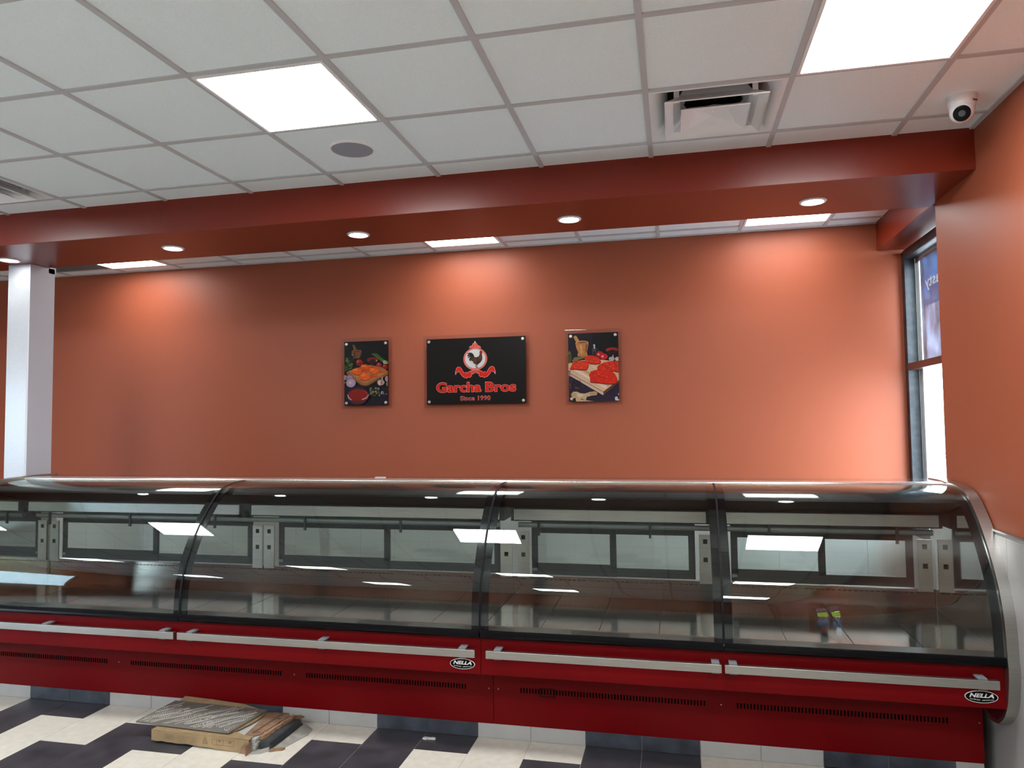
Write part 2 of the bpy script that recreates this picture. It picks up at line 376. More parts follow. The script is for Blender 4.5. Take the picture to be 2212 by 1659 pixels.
for x, lab in ((-3.427, 'round downlight in the soffit beside the top of the white column'), (-2.051, 'round downlight in the soffit between the white column and the picture of chicken legs'),
               (-0.67, 'round downlight in the soffit above the left side of the black sign'), (0.713, 'round downlight in the soffit above the picture of red fillets'), (2.105, 'round downlight in the soffit nearest the window')):
    t = thing('downlight', lab, 'ceiling light', (x, 1.785, 2.991), 'round downlights in the soffit')
    bm = BM(); lathe(bm, [(0.056, -0.004), (0.060, -0.008), (0.070, -0.007), (0.073, -0.002), (0.073, 0.0)], (x, 1.785, 2.991), n=48, cap=False)
    part('trim_ring', bm, white_metal, t, smooth=True)
    bm = BM(); lathe(bm, [(0, -0.0045), (0.057, -0.0045), (0.057, 0.0)], (x, 1.785, 2.991), n=40, cap=False); part('lens', bm, LED2, t)

# ------------------------------------------------------------------ vents
def sq(bm, cx, cy, prof, mi=0, n=1):
    """square rings (half, z) joined into sloping sides"""
    rr = []
    for h, z in prof: rr.append([bm.verts.new((cx+a*h, cy+b*h, z)) for a, b in ((-1,-1),(1,-1),(1,1),(-1,1))])
    for a, b in zip(rr, rr[1:]):
        for k in range(4): bm.faces.new((a[k], a[(k+1) % 4], b[(k+1) % 4], b[k])).material_index = mi
    return rr
def diffuser(i, j, label):
    cx, cy = (i+.5)*T, (j+.5)*T
    t = thing('ceiling_vent', label, 'ceiling vent', (cx, cy, H), 'square ceiling diffusers')
    bm = BM(); sq(bm, cx, cy, [(0.293, H-0.002), (0.282, H-0.004), (0.262, H+0.004), (0.235, H+0.035), (0.215, H+0.085), (0.21, H+0.14), (0.216, H+0.14), (0.24, H+0.06), (0.293, H+0.006), (0.293, H-0.002)])
    part('housing', bm, white_metal, t, smooth=True)
    bm = BM(); box(bm, cx-0.29, cx+0.29, cy-0.29, cy+0.29, H+0.28, H+0.29); sq(bm, cx, cy, [(0.214, H+0.13), (0.214, H+0.28)])
    part('plenum', bm, mat('plenum_grey', (0.10, 0.105, 0.11), 0.6), t)
    bm = BM()
    lathe(bm, [(0.135, 0.06), (0.13, 0.09), (0.138, 0.11), (0.13, 0.14), (0.138, 0.17), (0.13, 0.2), (0.13, 0.26), (0.0, 0.262)], (cx, cy, H), n=36, cap=False)
    part('duct', bm, mat('foil_black', (0.02, 0.02, 0.022), 0.25, 0.6, bump=(60, 1.0, 0.02)), t, smooth=True)
    bm = BM(); sq(bm, cx, cy, [(0.224, H-0.028), (0.216, H-0.020), (0.185, H-0.004), (0.152, H+0.026), (0.130, H+0.07), (0.134, H+0.072), (0.157, H+0.028), (0.190, H+0.001), (0.224, H-0.023), (0.224, H-0.028)])
    part('louvre_ring', bm, white_metal, t)
    bm = BM(); sq(bm, cx, cy, [(0.151, H-0.038), (0.146, H-0.033), (0.108, H-0.018)])
    # centre plate: small turned square joined to the outer corners by folded facets
    ou = [bm.verts.new((cx+a*0.108, cy+b*0.108, H-0.018)) for a, b in ((-1,-1),(1,-1),(1,1),(-1,1))]
    inn = [bm.verts.new((cx+a*0.066, cy+b*0.066, H+0.012)) for a, b in ((0,-1),(1,0),(0,1),(-1,0))]
    bm.faces.new(inn)
    for k in range(4):
        bm.faces.new((ou[k], ou[(k+1) % 4], inn[k])); bm.faces.new((ou[(k+1) % 4], inn[(k+1) % 4], inn[k]))
    sq(bm, cx, cy, [(0.151, H-0.038), (0.151, H-0.034), (0.108, H-0.010)])
    cyl(bm, (cx, cy, H+0.006), (cx, cy, H+0.013), 0.007, 14)
    part('centre_plate', bm, white_metal, t)
    for a, b in ((-1,-1),(1,-1),(1,1),(-1,1)):
        bm = BM(); box(bm, cx+a*0.17-0.012, cx+a*0.17+0.012, cy+b*0.17-0.002, cy+b*0.17+0.002, H-0.01, H+0.13); part('bracket', bm, white_metal, t)
    return t
diffuser(2, 1, 'white square diffuser vent in the ceiling, between the round speaker and the dome camera')
diffuser(-5, 1, 'white square diffuser vent cut by the left edge of the picture, above the soffit')
cx, cy = -6.5*T, 4.5*T
t = thing('return_grille', 'grey perforated return grille in the rear ceiling strip by the white column', 'ceiling vent', (cx, cy, H))
bm = BM(); box(bm, cx-0.292, cx+0.292, cy-0.292, cy+0.292, H-0.002, H+0.003)
for a in range(36): box(bm, cx-0.28, cx+0.28, cy-0.28+a*0.0158, cy-0.28+a*0.0158+0.006, H-0.004, H-0.002)
part('grille_face', bm, mat('grille_grey', (0.16, 0.16, 0.165), 0.5), t)

# ------------------------------------------------------------------ ceiling speaker, dome camera
t = thing('ceiling_speaker', 'flush round grey speaker grille in a ceiling tile', 'speaker', (-0.304, 0.912, H))
bm = BM(); lathe(bm, [(0.1075, -0.004), (0.1085, -0.0075), (0.1135, -0.0070), (0.1165, -0.002), (0.1165, 0.004)], (-0.304, 0.912, H), n=72, cap=False); part('rim', bm, white_metal, t, smooth=True)
bm = BM(); lathe(bm, [(0, -0.0060), (0.1078, -0.0050), (0.1078, 0.004)], (-0.304, 0.912, H), n=72, cap=False); part('grille', bm, mat('speaker_mesh', (0.27, 0.285, 0.32), 0.6, noise=(900, 0.25)), t, smooth=True)
cc = Vector((2.612, 1.03, H)); t = thing('security_camera', 'white dome security camera with a black lens face on the ceiling by the right wall', 'camera', cc)
bm = BM(); lathe(bm, [(0.064, 0.004), (0.064, -0.012), (0.061, -0.018), (0.058, -0.020), (0.055, -0.040), (0.046, -0.075), (0.036, -0.082), (0, -0.082)], cc, n=56, cap=False); part('base', bm, white_plastic, t, smooth=True)
d = Vector((-0.30, -0.82, -0.48)).normalized(); bc = cc+Vector((-0.006, -0.012, -0.068))
bm = BM(); lathe(bm, [(0, -0.05)]+[(0.050*math.cos(a), 0.050*math.sin(a)) for a in [math.radians(x) for x in range(-80, 46, 8)]]+[(0.0350, 0.037)], bc, d, 48, cap=False); part('ball', bm, white_plastic, t, smooth=True)
bm = BM(); lathe(bm, [(0.0350, 0.034), (0.0345, 0.039), (0.031, 0.041), (0, 0.041)], bc, d, 44, cap=False); fc = part('lens_face', bm, black_gloss, t, smooth=True)
bm = BM(); lathe(bm, [(0.014, 0.041), (0.014, 0.043), (0.011, 0.044), (0, 0.0445)], bc, d, 30, cap=False); part('lens', bm, mat('lens_grey', (0.05, 0.055, 0.06), 0.15), t, smooth=True, parent=fc)
bm = BM(); box(bm, 0.004, 0.030, -0.001, 0.0, -0.004, 0.004, 0, Matrix.Translation(cc+Vector((0.022, -0.0535, -0.030))) @ Matrix.Rotation(0.5, 4, 'Z')); part('maker_mark', bm, mat('mark_grey', (0.12, 0.07, 0.08), 0.5), t)

# ------------------------------------------------------------------ white column
t = thing('column', 'white clad square column standing behind the left display case', 'column', (-3.49, 2.03, 0))
colw = mat('column_white', (0.45, 0.47, 0.50), 0.22, noise=(30, 0.03, (1, 1, 3)))
bm = BM(); box(bm, -3.585, -3.398, 1.925, 2.135, 0, 2.990); part('shaft', bm, colw, t, bevel=0.002)
bm = BM(); box(bm, -3.398, -3.384, 1.925, 2.145, 0, 2.990); box(bm, -3.393, -3.384, 2.086, 2.155, 2.95, 3.0)
part('side_panel', bm, mat('column_side', (0.50, 0.49, 0.53), 0.35), t, bevel=0.001)

# ------------------------------------------------------------------ display cases
PR = [(1.180, .668), (1.1875, .78), (1.2000, .855), (1.2200, .92), (1.2420, .975), (1.290, 1.062), (1.355, 1.157), (1.432, 1.245), (1.508, 1.315), (1.556, 1.348), (1.61, 1.370), (1.68, 1.384), (1.76, 1.390), (1.83, 1.392)]
def spline(P, n=5):
    out = []
    for i in range(len(P)-1):
        p0 = P[max(0, i-1)]; p1 = P[i]; p2 = P[i+1]; p3 = P[min(len(P)-1, i+2)]
        for k in range(n):
            t_ = k/n; t2 = t_*t_; t3 = t2*t_
            out.append(tuple(0.5*((2*p1[a])+(-p0[a]+p2[a])*t_+(2*p0[a]-5*p1[a]+4*p2[a]-p3[a])*t2+(-p0[a]+3*p1[a]-3*p2[a]+p3[a])*t3) for a in (0, 1)))
    out.append(P[-1]); return out
def offs(P, d):
    out = []
    for i in range(len(P)):
        a = P[max(0, i-1)]; b = P[min(len(P)-1, i+1)]; tx, ty = b[0]-a[0], b[1]-a[1]; l = math.hypot(tx, ty)
        out.append((P[i][0]+ty/l*d, P[i][1]-tx/l*d))
    return out
PS = spline(PR)
def band(P, d0, d1): return offs(P, d0)+offs(P, d1)[::-1]
def badge(case, cx, z, panel):
    y = 1.2000 + (z-0.438)*0.062-0.0015
    bm = BM(); n = 48
    def ring(a, b, yy): return [(cx+a*math.cos(2*math.pi*i/n), z+b*math.sin(2*math.pi*i/n)) for i in range(n)]
    M = Matrix(((1,0,0,0),(0,0,-1,y),(0,1,0,0),(0,0,0,1)))
    prism(bm, ring(0.0685, 0.0275, y), 0.0, 0.0020, 0, M)
    prism(bm, ring(0.0655, 0.0250, y), 0.0020, 0.0024, 1, M)
    text_bm('NELLA', cx-0.050, cx+0.051, z-0.003, z+0.0155, offset=0.035, shear=0.28, bm=bm, mi=0, M=M @ Matrix.Translation((0,0,0.0029)))
    for s, xa, xb, rot in (('416-740-2424', cx-0.048, cx-0.006, -0.10), ('nellaonline.com', cx+0.002, cx+0.050, 0.10)):
        Mr = M @ Matrix.Translation(((xa+xb)/2, z-0.012, 0.0029)) @ Matrix.Rotation(rot, 4, 'Z') @ Matrix.Translation((-(xa+xb)/2, -(z-0.012), 0))
        text_bm(s, xa, xb, z-0.0145, z-0.0095, bm=bm, mi=0, M=Mr)
    part('badge', bm, [mat('badge_white', (0.75, 0.75, 0.72), 0.4), black_gloss], case, parent=panel)
def case(label, xa, xb, xm, left_end, right_end, bars, badge_x, slots, screws, kick_a, kick_b, thermo=None):
    t = thing('display_case', label, 'display case', ((xa+xb)/2, 1.75, 0.079))
    e = 0.0012; xa += e; xb -= e
    # carcass
    bm = BM(); extr(bm, [(1.30, .44), (1.30, .66), (2.12, .66), (2.12, .08), (1.50, .08), (1.50, .44)], xa, xb); part('carcass', bm, dark_grey, t)
    bm = BM(); extr(bm, [(1.2000, .438), (1.2120, .629), (1.30, .629), (1.462, .452), (1.462, .438)], xa, xb); fp = part('front_panel', bm, red_metal, t, bevel=0.0015)
    bm = BM(); box(bm, kick_a+e, kick_b-e, 1.4625, 1.4995, .0795, .4375); kp = part('kick_panel', bm, red_metal, t, bevel=0.001)
    for a, b in slots:
        bm = BM(); n = int((b-a)/0.0165)
        for k in range(n):
            x = a+k*(b-a)/n; box(bm, x, x+0.0078, 1.4612, 1.4630, 0.260, 0.287)
        part('vent_slots', bm, mat('slot_black', (0.003, 0.001, 0.001), 0.9, spec=0.05), t, parent=kp)
    for x in screws:
        bm = BM(); lathe(bm, [(0, -0.0022), (0.0028, -0.0018), (0.0042, 0)], (x, 1.4625, 0.272), (0, 1, 0), 12); part('screw', bm, steel, t, parent=kp)
    if thermo:
        bm = BM(); a, b = thermo; z0, z1 = 0.246, 0.292
        box(bm, a, b, 1.459, 1.4622, z0, z0+.004); box(bm, a, b, 1.459, 1.4622, z1-.004, z1); box(bm, a, a+.004, 1.459, 1.4622, z0, z1); box(bm, b-.004, b, 1.459, 1.4622, z0, z1)
        part('thermometer_frame', bm, black_matt, t, parent=kp)
    for bx in badge_x: badge(t, bx, 0.487, fp)
    # bumper rails
    for a, b, clips in bars:
        bm = BM(); box(bm, a, b, 1.137, 1.162, .541, .581); rl = part('bumper_rail', bm, steel, t, bevel=0.0015)
        for c in clips:
            bm = BM(); box(bm, c-.019, c+.019, 1.146, 1.214, .578, .586); box(bm, c-.019, c+.019, 1.146, 1.214, .535, .5425); box(bm, c-.019, c+.019, 1.162, 1.168, .541, .58)
            part('rail_clip', bm, clip_grey, t, bevel=0.001, parent=rl)
    # glass doors and black trims
    for a, b in ((xa, xm), (xm, xb)):
        g = 0.0045
        bm = BM(); extr(bm, band(PS, 0, 0.0055), a+g, b-g)
        gp = part('glass_panel', bm, glass_case, t, smooth=True)
        bm = BM(); SB = PS[:-2]
        for s0, s1 in ((a+g, a+g+0.040), (b-g-0.040, b-g)):
            extr(bm, band(SB, 0.0065, 0.0115), s0, s1); part('side_border', bm, black_gloss, t, smooth=True, parent=gp); bm = BM()
        bm.free()
        bm = BM(); extr(bm, [(1.196, .628), (1.183, .631), (1.174, .641), (1.177, .651), (1.171, .653), (1.172, .669), (1.178, .673), (1.190, .672), (1.198, .628)], a+g*.5, b-g*.5)
        part('bottom_trim', bm, black_gloss, t, smooth=True, parent=gp)
    for x0, x1 in [(xm-.0048, xm+.0048)]+([] if right_end else [(xb-.0042, xb)])+([] if left_end else [(xa, xa+.0042)]):
        bm = BM(); extr(bm, band(PS, -0.0015, 0.012), x0, x1); part('door_seal', bm, black_matt, t, smooth=True)
    # steel top: rounded front strip, then the flat shelf
    bm = BM(); extr(bm, [(1.832, 1.378), (1.832, 1.3945), (1.840, 1.399), (1.905, 1.403), (1.905, 1.385)], xa, xb); part('top_strip', bm, mat('top_strip_white', (0.78, 0.77, 0.74), 0.22, 0.85), t, bevel=0.001)
    bm = BM(); box(bm, xa, xb, 1.907, 2.125, 1.386, 1.4015); part('top_shelf', bm, steel_top, t, bevel=0.002)
    # canopy inside
    bm = BM(); extr(bm, [(1.56, 1.322), (1.66, 1.365), (1.83, 1.374), (2.10, 1.374), (2.10, 1.24), (1.85, 1.232)], xa+.01, xb-.01); part('canopy', bm, black_matt, t)
    for a, b in ((xa, xm), (xm, xb)):
        bm = BM(); box(bm, a+.045, b-.045, 1.835, 1.855, 1.160, 1.226); part('fascia', bm, steel, t, bevel=0.002)
    bm = BM(); box(bm, xa+.02, xb-.02, 1.86, 2.09, 1.150, 1.24); part('lamp_housing', bm, dark_grey, t)
    bm = BM(); cyl(bm, (xa+.06, 1.90, 1.122), (xb-.06, 1.90, 1.122), 0.016, 18); part('lamp_tube', bm, mat('unlit_tube', (0.14, 0.16, 0.155), 0.3), t, smooth=True)
    x = xa+0.19
    while x < xb-.1:
        bm = BM(); box(bm, x-.007, x+.007, 1.872, 1.886, 1.060, 1.16); part('lamp_bracket', bm, dark_grey, t); x += 0.674
    # deck, riser, sill
    bm = BM(); n = round((xb-xa)/0.299); pw = (xb-xa)/n
    for k in range(n): box(bm, xa+k*pw+.0022, xa+(k+1)*pw-.0022, 1.272, 2.068, .662, .672)
    part('deck_pans', bm, steel_deck, t)
    bm = BM(); extr(bm, [(1.198, .652), (1.198, .668), (1.262, .6755), (1.268, .6755), (1.268, .652)], xa, xb); part('front_sill', bm, steel_sill, t, bevel=0.001)
    bm = BM(); box(bm, xa, xb, 2.070, 2.10, .662, .775, 0); n = int((xb-xa)/0.030)
    for k in range(n): box(bm, xa+.01+k*.030, xa+.03+k*.030, 2.0685, 2.0705, .752, .757, 1)
    part('riser', bm, [steel_deck, black_matt], t)
    # sliding rear doors
    for a, b in ((xa, xm), (xm, xb)):
        L0, L1 = a+.105, b-.105
        mid = (L0+L1)/2
        for s, (p, q) in enumerate(((L0, mid+.03), (mid-.01, L1))):
            y = 2.082+0.010*s; bm = BM(); f = .040
            box(bm, p, q, y, y+.008, .780, .855-.02*s); box(bm, p, q, y, y+.008, 1.045, 1.15); box(bm, p, p+f, y, y+.008, .83, 1.05); box(bm, q-f, q, y, y+.008, .83, 1.05)
            dd = part('sliding_door', bm, dark_grey, t, bevel=0.001)
            bm = BM(); box(bm, p+f, q-f, y+.003, y+.006, .83, 1.05); part('pane', bm, glass_win, t, parent=dd)
            if s == 0:
                bm = BM(); box(bm, p+.004, p+.034, y-.006, y, .806, .822); part('door_latch', bm, clip_grey, t, parent=dd)
    # slotted steel posts
    posts = []
    if not left_end: posts += [xa+.055]
    else: posts += [xa+.055]
    posts += [xm-.045, xm+.045] if (xb-xa) > 3 else [xm-.045]
    posts += [xb-.055]
    for c in posts:
        bm = BM(); box(bm, c-.038, c+.038, 2.055, 2.066, .764, 1.060, 0)
        for z in (.895, 1.005): box(bm, c-.013, c+.013, 2.0540, 2.0552, z, z+.028, 1)
        for z in (.85, .87): cyl(bm, (c+.018, 2.0552, z), (c+.018, 2.052, z), .004, 10)
        part('support_post', bm, [steel, black_matt], t, bevel=0.0008)
    # end panels
    for on, s0, s1, inner in ((left_end, xa-.052, xa, 1), (right_end, xb, xb+.052, -1)):
        if not on: continue
        out = spline([(2.13, 1.408), (1.95, 1.411), (1.83, 1.405)]+[p for p in offs(PR, -0.014)[::-1]][1:]+[(1.160, .62), (1.168, .54), (1.190, .455), (1.235, .385), (1.30, .338), (1.37, .325), (1.45, .338), (1.54, .39)], 4)+[(2.13, .39)]
        bm = BM(); extr(bm, out, s0, s1); ep = part('end_panel', bm, steel, t, smooth=True)
        bm = BM(); xi = xa+.0005 if inner == 1 else xb-.0005
        prof = offs(PS, 0.013); poly = prof+[(2.055, 1.36), (2.055, .672), (1.20, .672)]
        extr(bm, poly, *( (xi, xi+.0012) if inner == 1 else (xi-.0012, xi) )); part('polished_liner', bm, steel_mirror, t, parent=ep)
        bm = BM(); low = [(1.222, .43), (1.25, .39), (1.30, .352), (1.37, .340), (1.45, .352), (1.50, .385), (1.50, .437)]
        extr(bm, low, *((s1, s1+.001) if inner == 1 else (s0-.001, s0))); part('painted_reflection', bm, maroon_reflection, t, parent=ep)  # maroon sheet paints the red body's reflection onto the steel end panel
    return t
case('long red curved-glass display case on the left with the badge at its right end', -3.31, 0.288, -1.511, True, False,
     [(-3.28, -1.517, (-3.0, -2.41, -1.600)), (-1.494, 0.272, (-1.42, -0.60, 0.200))], [0.187],
     [(-3.20, -2.235), (-2.069, -1.013), (-0.858, 0.137)], [-2.158, -0.937, 0.262], -3.30, 0.288)
case('shorter red curved-glass display case on the right, against the tiled wall', 0.288, 2.747, 1.521, False, True,
     [(0.331, 1.506, (0.390, 1.478)), (1.521, 2.700, (1.560, 2.636))], [2.645],
     [(0.442, 1.443), (1.594, 2.595)], [0.316, 1.515, 2.725], 0.288, 2.742, (0.552, 0.638))
bm = BM(); box(bm, -0.62, -0.545, 1.915, 1.935, 1.4032, 1.4052); box(bm, -0.62, -0.545, 1.932, 1.935, 1.4032, 1.411)
tag(obj('label_holder', bm, mat('clear_strip', (0.45, 0.42, 0.42), 0.2), None, False, 0.0005), 'small clear plastic label strip lying on the top shelf of the long case', 'label holder')
bm = BM()
prism(bm, [(-0.10, 1.372), (-0.075, 1.366), (-0.072, 1.374), (-0.028, 1.378), (-0.026, 1.390), (-0.05, 1.394), (-0.055, 1.388), (-0.092, 1.390)], 0.0002, 0.010)
tag(obj('plastic_scrap', bm, white_plastic, None, False, 0.001), 'small grey-white plastic scrap on the charcoal floor tile before the case joint', 'scrap')

# ------------------------------------------------------------------ wall pictures
YW = 3.200
INK = 0.62
def colour(c, rough=0.35, noise=None):
    nm = 'ink_%02x%02x%02x_%s' % (*c, 'n' if noise else 'p')
    return mat(nm, tuple(x*INK for x in lin(c)), rough, 0, 0.15, noise=noise)
class Art:
    """printed picture: thin flat layers on a board; shapes in picture units (u right, v down)"""
    def __init__(s, x0, x1, z0, z1): s.x0, s.x1, s.z0, s.z1 = x0, x1, z0, z1; s.bm = BM(); s.m = []; s.k = 0
    def mi(s, c, noise=None):
        M = colour(c, noise=noise)
        if M not in s.m: s.m.append(M)
        return s.m.index(M)
    def poly(s, pts, c, noise=None):
        s.k += 1; y = YW-0.0030-0.00012*s.k
        q = [(s.x0+min(1, max(0, u))*(s.x1-s.x0), s.z1-min(1, max(0, v))*(s.z1-s.z0)) for u, v in pts]
        vs = [s.bm.verts.new((a, y, b)) for a, b in q]; f = s.bm.faces.new(vs); f.material_index = s.mi(c, noise); f.normal_update()
        if f.normal.y > 0: f.normal_flip()
    def ell(s, u, v, ru, rv, c, rot=0, n=28, noise=None, a0=0, a1=360, wob=0):
        P = []
        for i in range(n+(0 if a1-a0 == 360 else 1)):
            a = math.radians(a0+(a1-a0)*i/n); k = 1+wob*math.sin(3*a+u*40)+wob*.6*math.sin(7*a+v*30)
            x, y = ru*math.cos(a)*k, rv*math.sin(a)*k; R = math.radians(rot)
            P.append((u+x*math.cos(R)-y*math.sin(R)*s.asp, v+x*math.sin(R)/s.asp+y*math.cos(R)))
        s.poly(P, c, noise)
    @property
    def asp(s): return (s.z1-s.z0)/(s.x1-s.x0)
def standoffs(t, x0, x1, z0, z1, ins=0.022):
    for x in (x0+ins, x1-ins):
        for z in (z0+ins, z1-ins):
            bm = BM(); lathe(bm, [(0.008, YB-3.150), (0.008, 0.046), (0.0095, 0.044), (0.0125, 0.043), (0.0125, 0.039), (0.0100, 0.037), (0, 0.037)][0:0]+[(0.006, 0.028), (0.006, -0.004), (0.0122, -0.004), (0.0125, -0.009), (0.0105, -0.012), (0, -0.0125)], (x, YW, z), (0, 1, 0), 24, cap=False)
            part('standoff', bm, steel, t, smooth=True)
def backing(t, x0, x1, z0, z1, g=0.027):
    bm = BM(); box(bm, x0-g, x1+g, YW+0.002, YW+0.0065, z0-g, z1+g+0.004); part('acrylic_panel', bm, acrylic, t)
def crop(tl, tr, br, bl):
    """crop pixel -> picture units, by bilinear inversion on the board's four corners"""
    def f(p):
        u = v = 0.5
        for _ in range(12):
            L = (tl[0]+(bl[0]-tl[0])*v, 0); R = (tr[0]+(br[0]-tr[0])*v, 0); u = (p[0]-L[0])/(R[0]-L[0])
            t_ = tl[1]+(tr[1]-tl[1])*u; b_ = bl[1]+(br[1]-bl[1])*u; v = (p[1]-t_)/(b_-t_)
        return (u, v)
    return f
# --- left picture: chicken legs
x0, x1, z0, z1 = -1.447, -1.045, 1.914, 2.463
t = thing('wall_picture', 'wall picture of orange chicken legs on a wooden board above a red sauce bowl', 'picture', ((x0+x1)/2, YW, z0), 'food pictures beside the sign')
backing(t, x0, x1, z0, z1)
A = Art(x0, x1, z0, z1); q = crop((228,187), (1150,153), (1165,1500), (240,1522)); W_, Hh = 925., 1340.
def E(x, y, rx, ry, c, **k): u, v = q((x, y)); A.ell(u, v, rx/W_, ry/Hh, c, **k)
def P(pts, c, **k): A.poly([q(p) for p in pts], c, **k)
A.poly([(0,0),(1,0),(1,1),(0,1)], (6,4,5))
P([(235,1080),(560,1090),(1165,1130),(1165,1510),(235,1525)], (24,20,30), noise=(14, .3))
P([(400,250),(425,240),(450,255),(505,385),(440,392)], (122,78,46)); E(490,385,105,34,(140,86,46)); E(490,386,80,22,(84,46,24))
P([(383,390),(597,385),(575,480),(545,530),(430,530),(390,470)], (118,70,36), noise=(60,.25)); P([(430,400),(470,400),(470,520),(440,520)], (90,50,26))
P([(382,436),(455,436),(440,490),(385,488)], (20,16,16)); P([(385,447),(435,447),(430,468),(385,468)], (150,140,135))
random.seed(5)
for k in range(34): E(235+random.random()*190, 505+random.random()*280, 18+random.random()*34, 12+random.random()*20, random.choice([(52,74,32),(30,46,20),(84,108,50),(18,30,12)]), rot=random.random()*180, wob=.12, n=14)
P([(235,800),(330,740),(340,750),(240,815)], (84,92,50))
for a, b in (((800,430),(1080,640)), ((830,425),(1110,650)), ((880,425),(1150,640))): P([a, (a[0]+34,a[1]), (b[0]+20,b[1]-20), b], (70,98,40))
P([(1040,580),(1090,570),(1165,600),(1165,635),(1070,660)], (150,170,110)); P([(1090,590),(1165,605),(1165,630)], (96,128,58))
E(832,560,118,52,(88,60,58)); E(832,548,108,40,(118,22,14), noise=(50,.3)); E(840,600,80,50,(52,10,10)); P([(900,570),(945,560),(910,610)], (150,140,140))
E(560,620,78,66,(130,14,16), wob=.05); E(545,590,46,34,(176,30,26)); E(565,632,16,14,(40,60,20)); E(520,600,10,16,(220,130,120))
E(968,672,56,54,(150,24,18)); E(958,655,20,16,(210,90,70)); E(1092,706,58,60,(128,18,16)); E(1078,690,18,14,(200,84,66))
P([(285,830),(330,795),(640,690),(790,665),(1040,720),(1160,800),(1160,868),(960,960),(760,1080),(690,1098),(600,1080),(480,990),(300,860)], (150,98,54), noise=(18,.2))
P([(300,860),(480,990),(600,1080),(690,1098),(760,1080),(1160,862),(1160,880),(760,1102),(680,1118),(590,1096),(470,1010),(300,878)], (92,56,30))
P([(330,800),(560,745),(1100,780),(1120,840),(720,1040),(640,1040),(480,930)], (176,122,72), noise=(16,.15))
def leg(x, y, rx, ry, bx, by, c=(226,94,16)):
    P([(x, y-ry*.55), (bx, by-16), (bx+10, by+20), (x, y+ry*.7)], (196,70,14), noise=(70,.4)); E(bx, by, 34, 28, (206,80,18), wob=.15)
    E(x, y+8, rx, ry, (150,44,8), wob=.06, rot=8); E(x, y, rx*.97, ry*.92, c, wob=.06, rot=8, noise=(70,.35)); E(x-rx*.3, y-ry*.35, rx*.45, ry*.3, (240,128,34), wob=.1)
leg(690, 715, 118, 58, 890, 725, (222,84,12)); leg(505, 805, 108, 78, 740, 800); leg(870, 790, 100, 70, 1085, 815); leg(680, 910, 112, 88, 915, 905)
E(255,935,70,50,(168,140,120)); E(245,1040,26,30,(120,100,70)); E(352,950,78,70,(120,90,118)); E(360,940,62,54,(160,130,156))
E(385,1040,104,98,(112,84,110)); E(388,1045,98,90,(182,156,178)); E(385,1042,78,70,(160,128,156)); E(382,1042,66,58,(190,166,186)); E(378,1042,46,40,(168,138,160)); E(376,1042,30,26,(206,196,190))
P([(1040,905),(1052,905),(1060,985),(1020,985)], (176,150,130)); E(1015,1035,76,60,(176,150,140), wob=.04); E(985,1040,24,52,(206,186,176)); E(1030,1040,14,54,(140,114,108)); E(1140,955,38,56,(160,140,140)); E(1155,1060,30,50,(120,116,96))
for k in range(40): E(790+random.random()*210, 1150+random.random()*160, 12+random.random()*14, 8+random.random()*8, random.choice([(112,112,70),(84,80,46),(150,146,110)]), rot=random.random()*180, n=10)
P([(1035,1215),(1060,1215),(1040,1280),(1020,1270)], (180,180,190)); P([(1070,1220),(1085,1220),(1075,1285),(1058,1280)], (150,150,160)); P([(1095,1260),(1160,1255),(1160,1290),(1100,1290)], (70,74,90))
E(548,1400,170,92,(96,26,14)); E(545,1300,236,178,(70,44,50)); E(545,1290,228,168,(44,30,38)); E(548,1305,214,140,(112,20,10)); E(548,1288,204,112,(136,22,8), noise=(9,.12))
P([(320,1290),(345,1370),(400,1405),(420,1395),(370,1360),(335,1290)], (190,160,160)); P([(620,1385),(720,1340),(765,1280),(775,1290),(730,1365),(640,1400)], (200,150,140)); P([(640,1190),(720,1225),(750,1270),(735,1275),(700,1235)], (160,60,50))
A.bm.verts.index_update(); part('print', A.bm, A.m, t)
bm = BM(); box(bm, x0, x1, YW-0.003, YW, z0, z1); part('board', bm, black_gloss, t)
standoffs(t, x0, x1, z0, z1)
# --- right picture: red fillets
x0, x1, z0, z1 = 0.492, 0.890, 1.915, 2.460
t = thing('wall_picture', 'right wall picture of bright red fillets on a pale cutting board with ginger root', 'picture', ((x0+x1)/2, YW, z0), 'food pictures beside the sign')
backing(t, x0, x1, z0, z1)
A = Art(x0, x1, z0, z1); q = crop((160,208), (1155,160), (1178,1530), (178,1550)); W_, Hh = 998., 1355.
A.poly([(0,0),(1,0),(1,1),(0,1)], (22,16,28)); P([(620,170),(1160,160),(1165,640),(700,560)], (12,8,12))
P([(165,800),(1170,900),(1178,1540),(178,1550)], (44,34,54), noise=(10,.15))
E(190,670,34,120,(96,110,40)); P([(165,600),(215,620),(215,740),(165,780)], (60,74,26))
P([(268,275),(300,245),(325,245),(395,360),(330,385)], (196,140,84), noise=(30,.15)); E(440,385,132,42,(206,146,88)); E(450,388,100,28,(130,78,40))
P([(308,395),(573,385),(560,480),(540,570),(556,640),(350,640),(365,570),(330,500)], (190,124,66), noise=(40,.2)); P([(400,420),(440,420),(440,580),(410,590)], (216,156,96)); P([(510,420),(560,400),(540,560),(510,580)], (140,86,44)); E(455,640,104,20,(176,118,66))
P([(660,415),(705,415),(710,455),(725,500),(725,650),(650,650),(640,500),(665,455)], (70,60,66)); P([(668,415),(702,415),(702,455),(670,455)], (200,200,204)); E(690,480,12,20,(220,220,224)); P([(740,500),(770,490),(775,560),(745,570)], (44,36,40)); P([(660,560),(720,560),(716,640),(660,640)], (60,26,26))
E(1035,520,130,50,(70,50,56)); E(1040,510,116,38,(150,36,28), noise=(40,.3)); E(1040,570,90,52,(40,14,18))
E(795,610,72,60,(176,26,30)); E(875,655,80,58,(190,28,32)); E(770,612,20,18,(250,150,150)); E(850,650,20,18,(250,160,160))
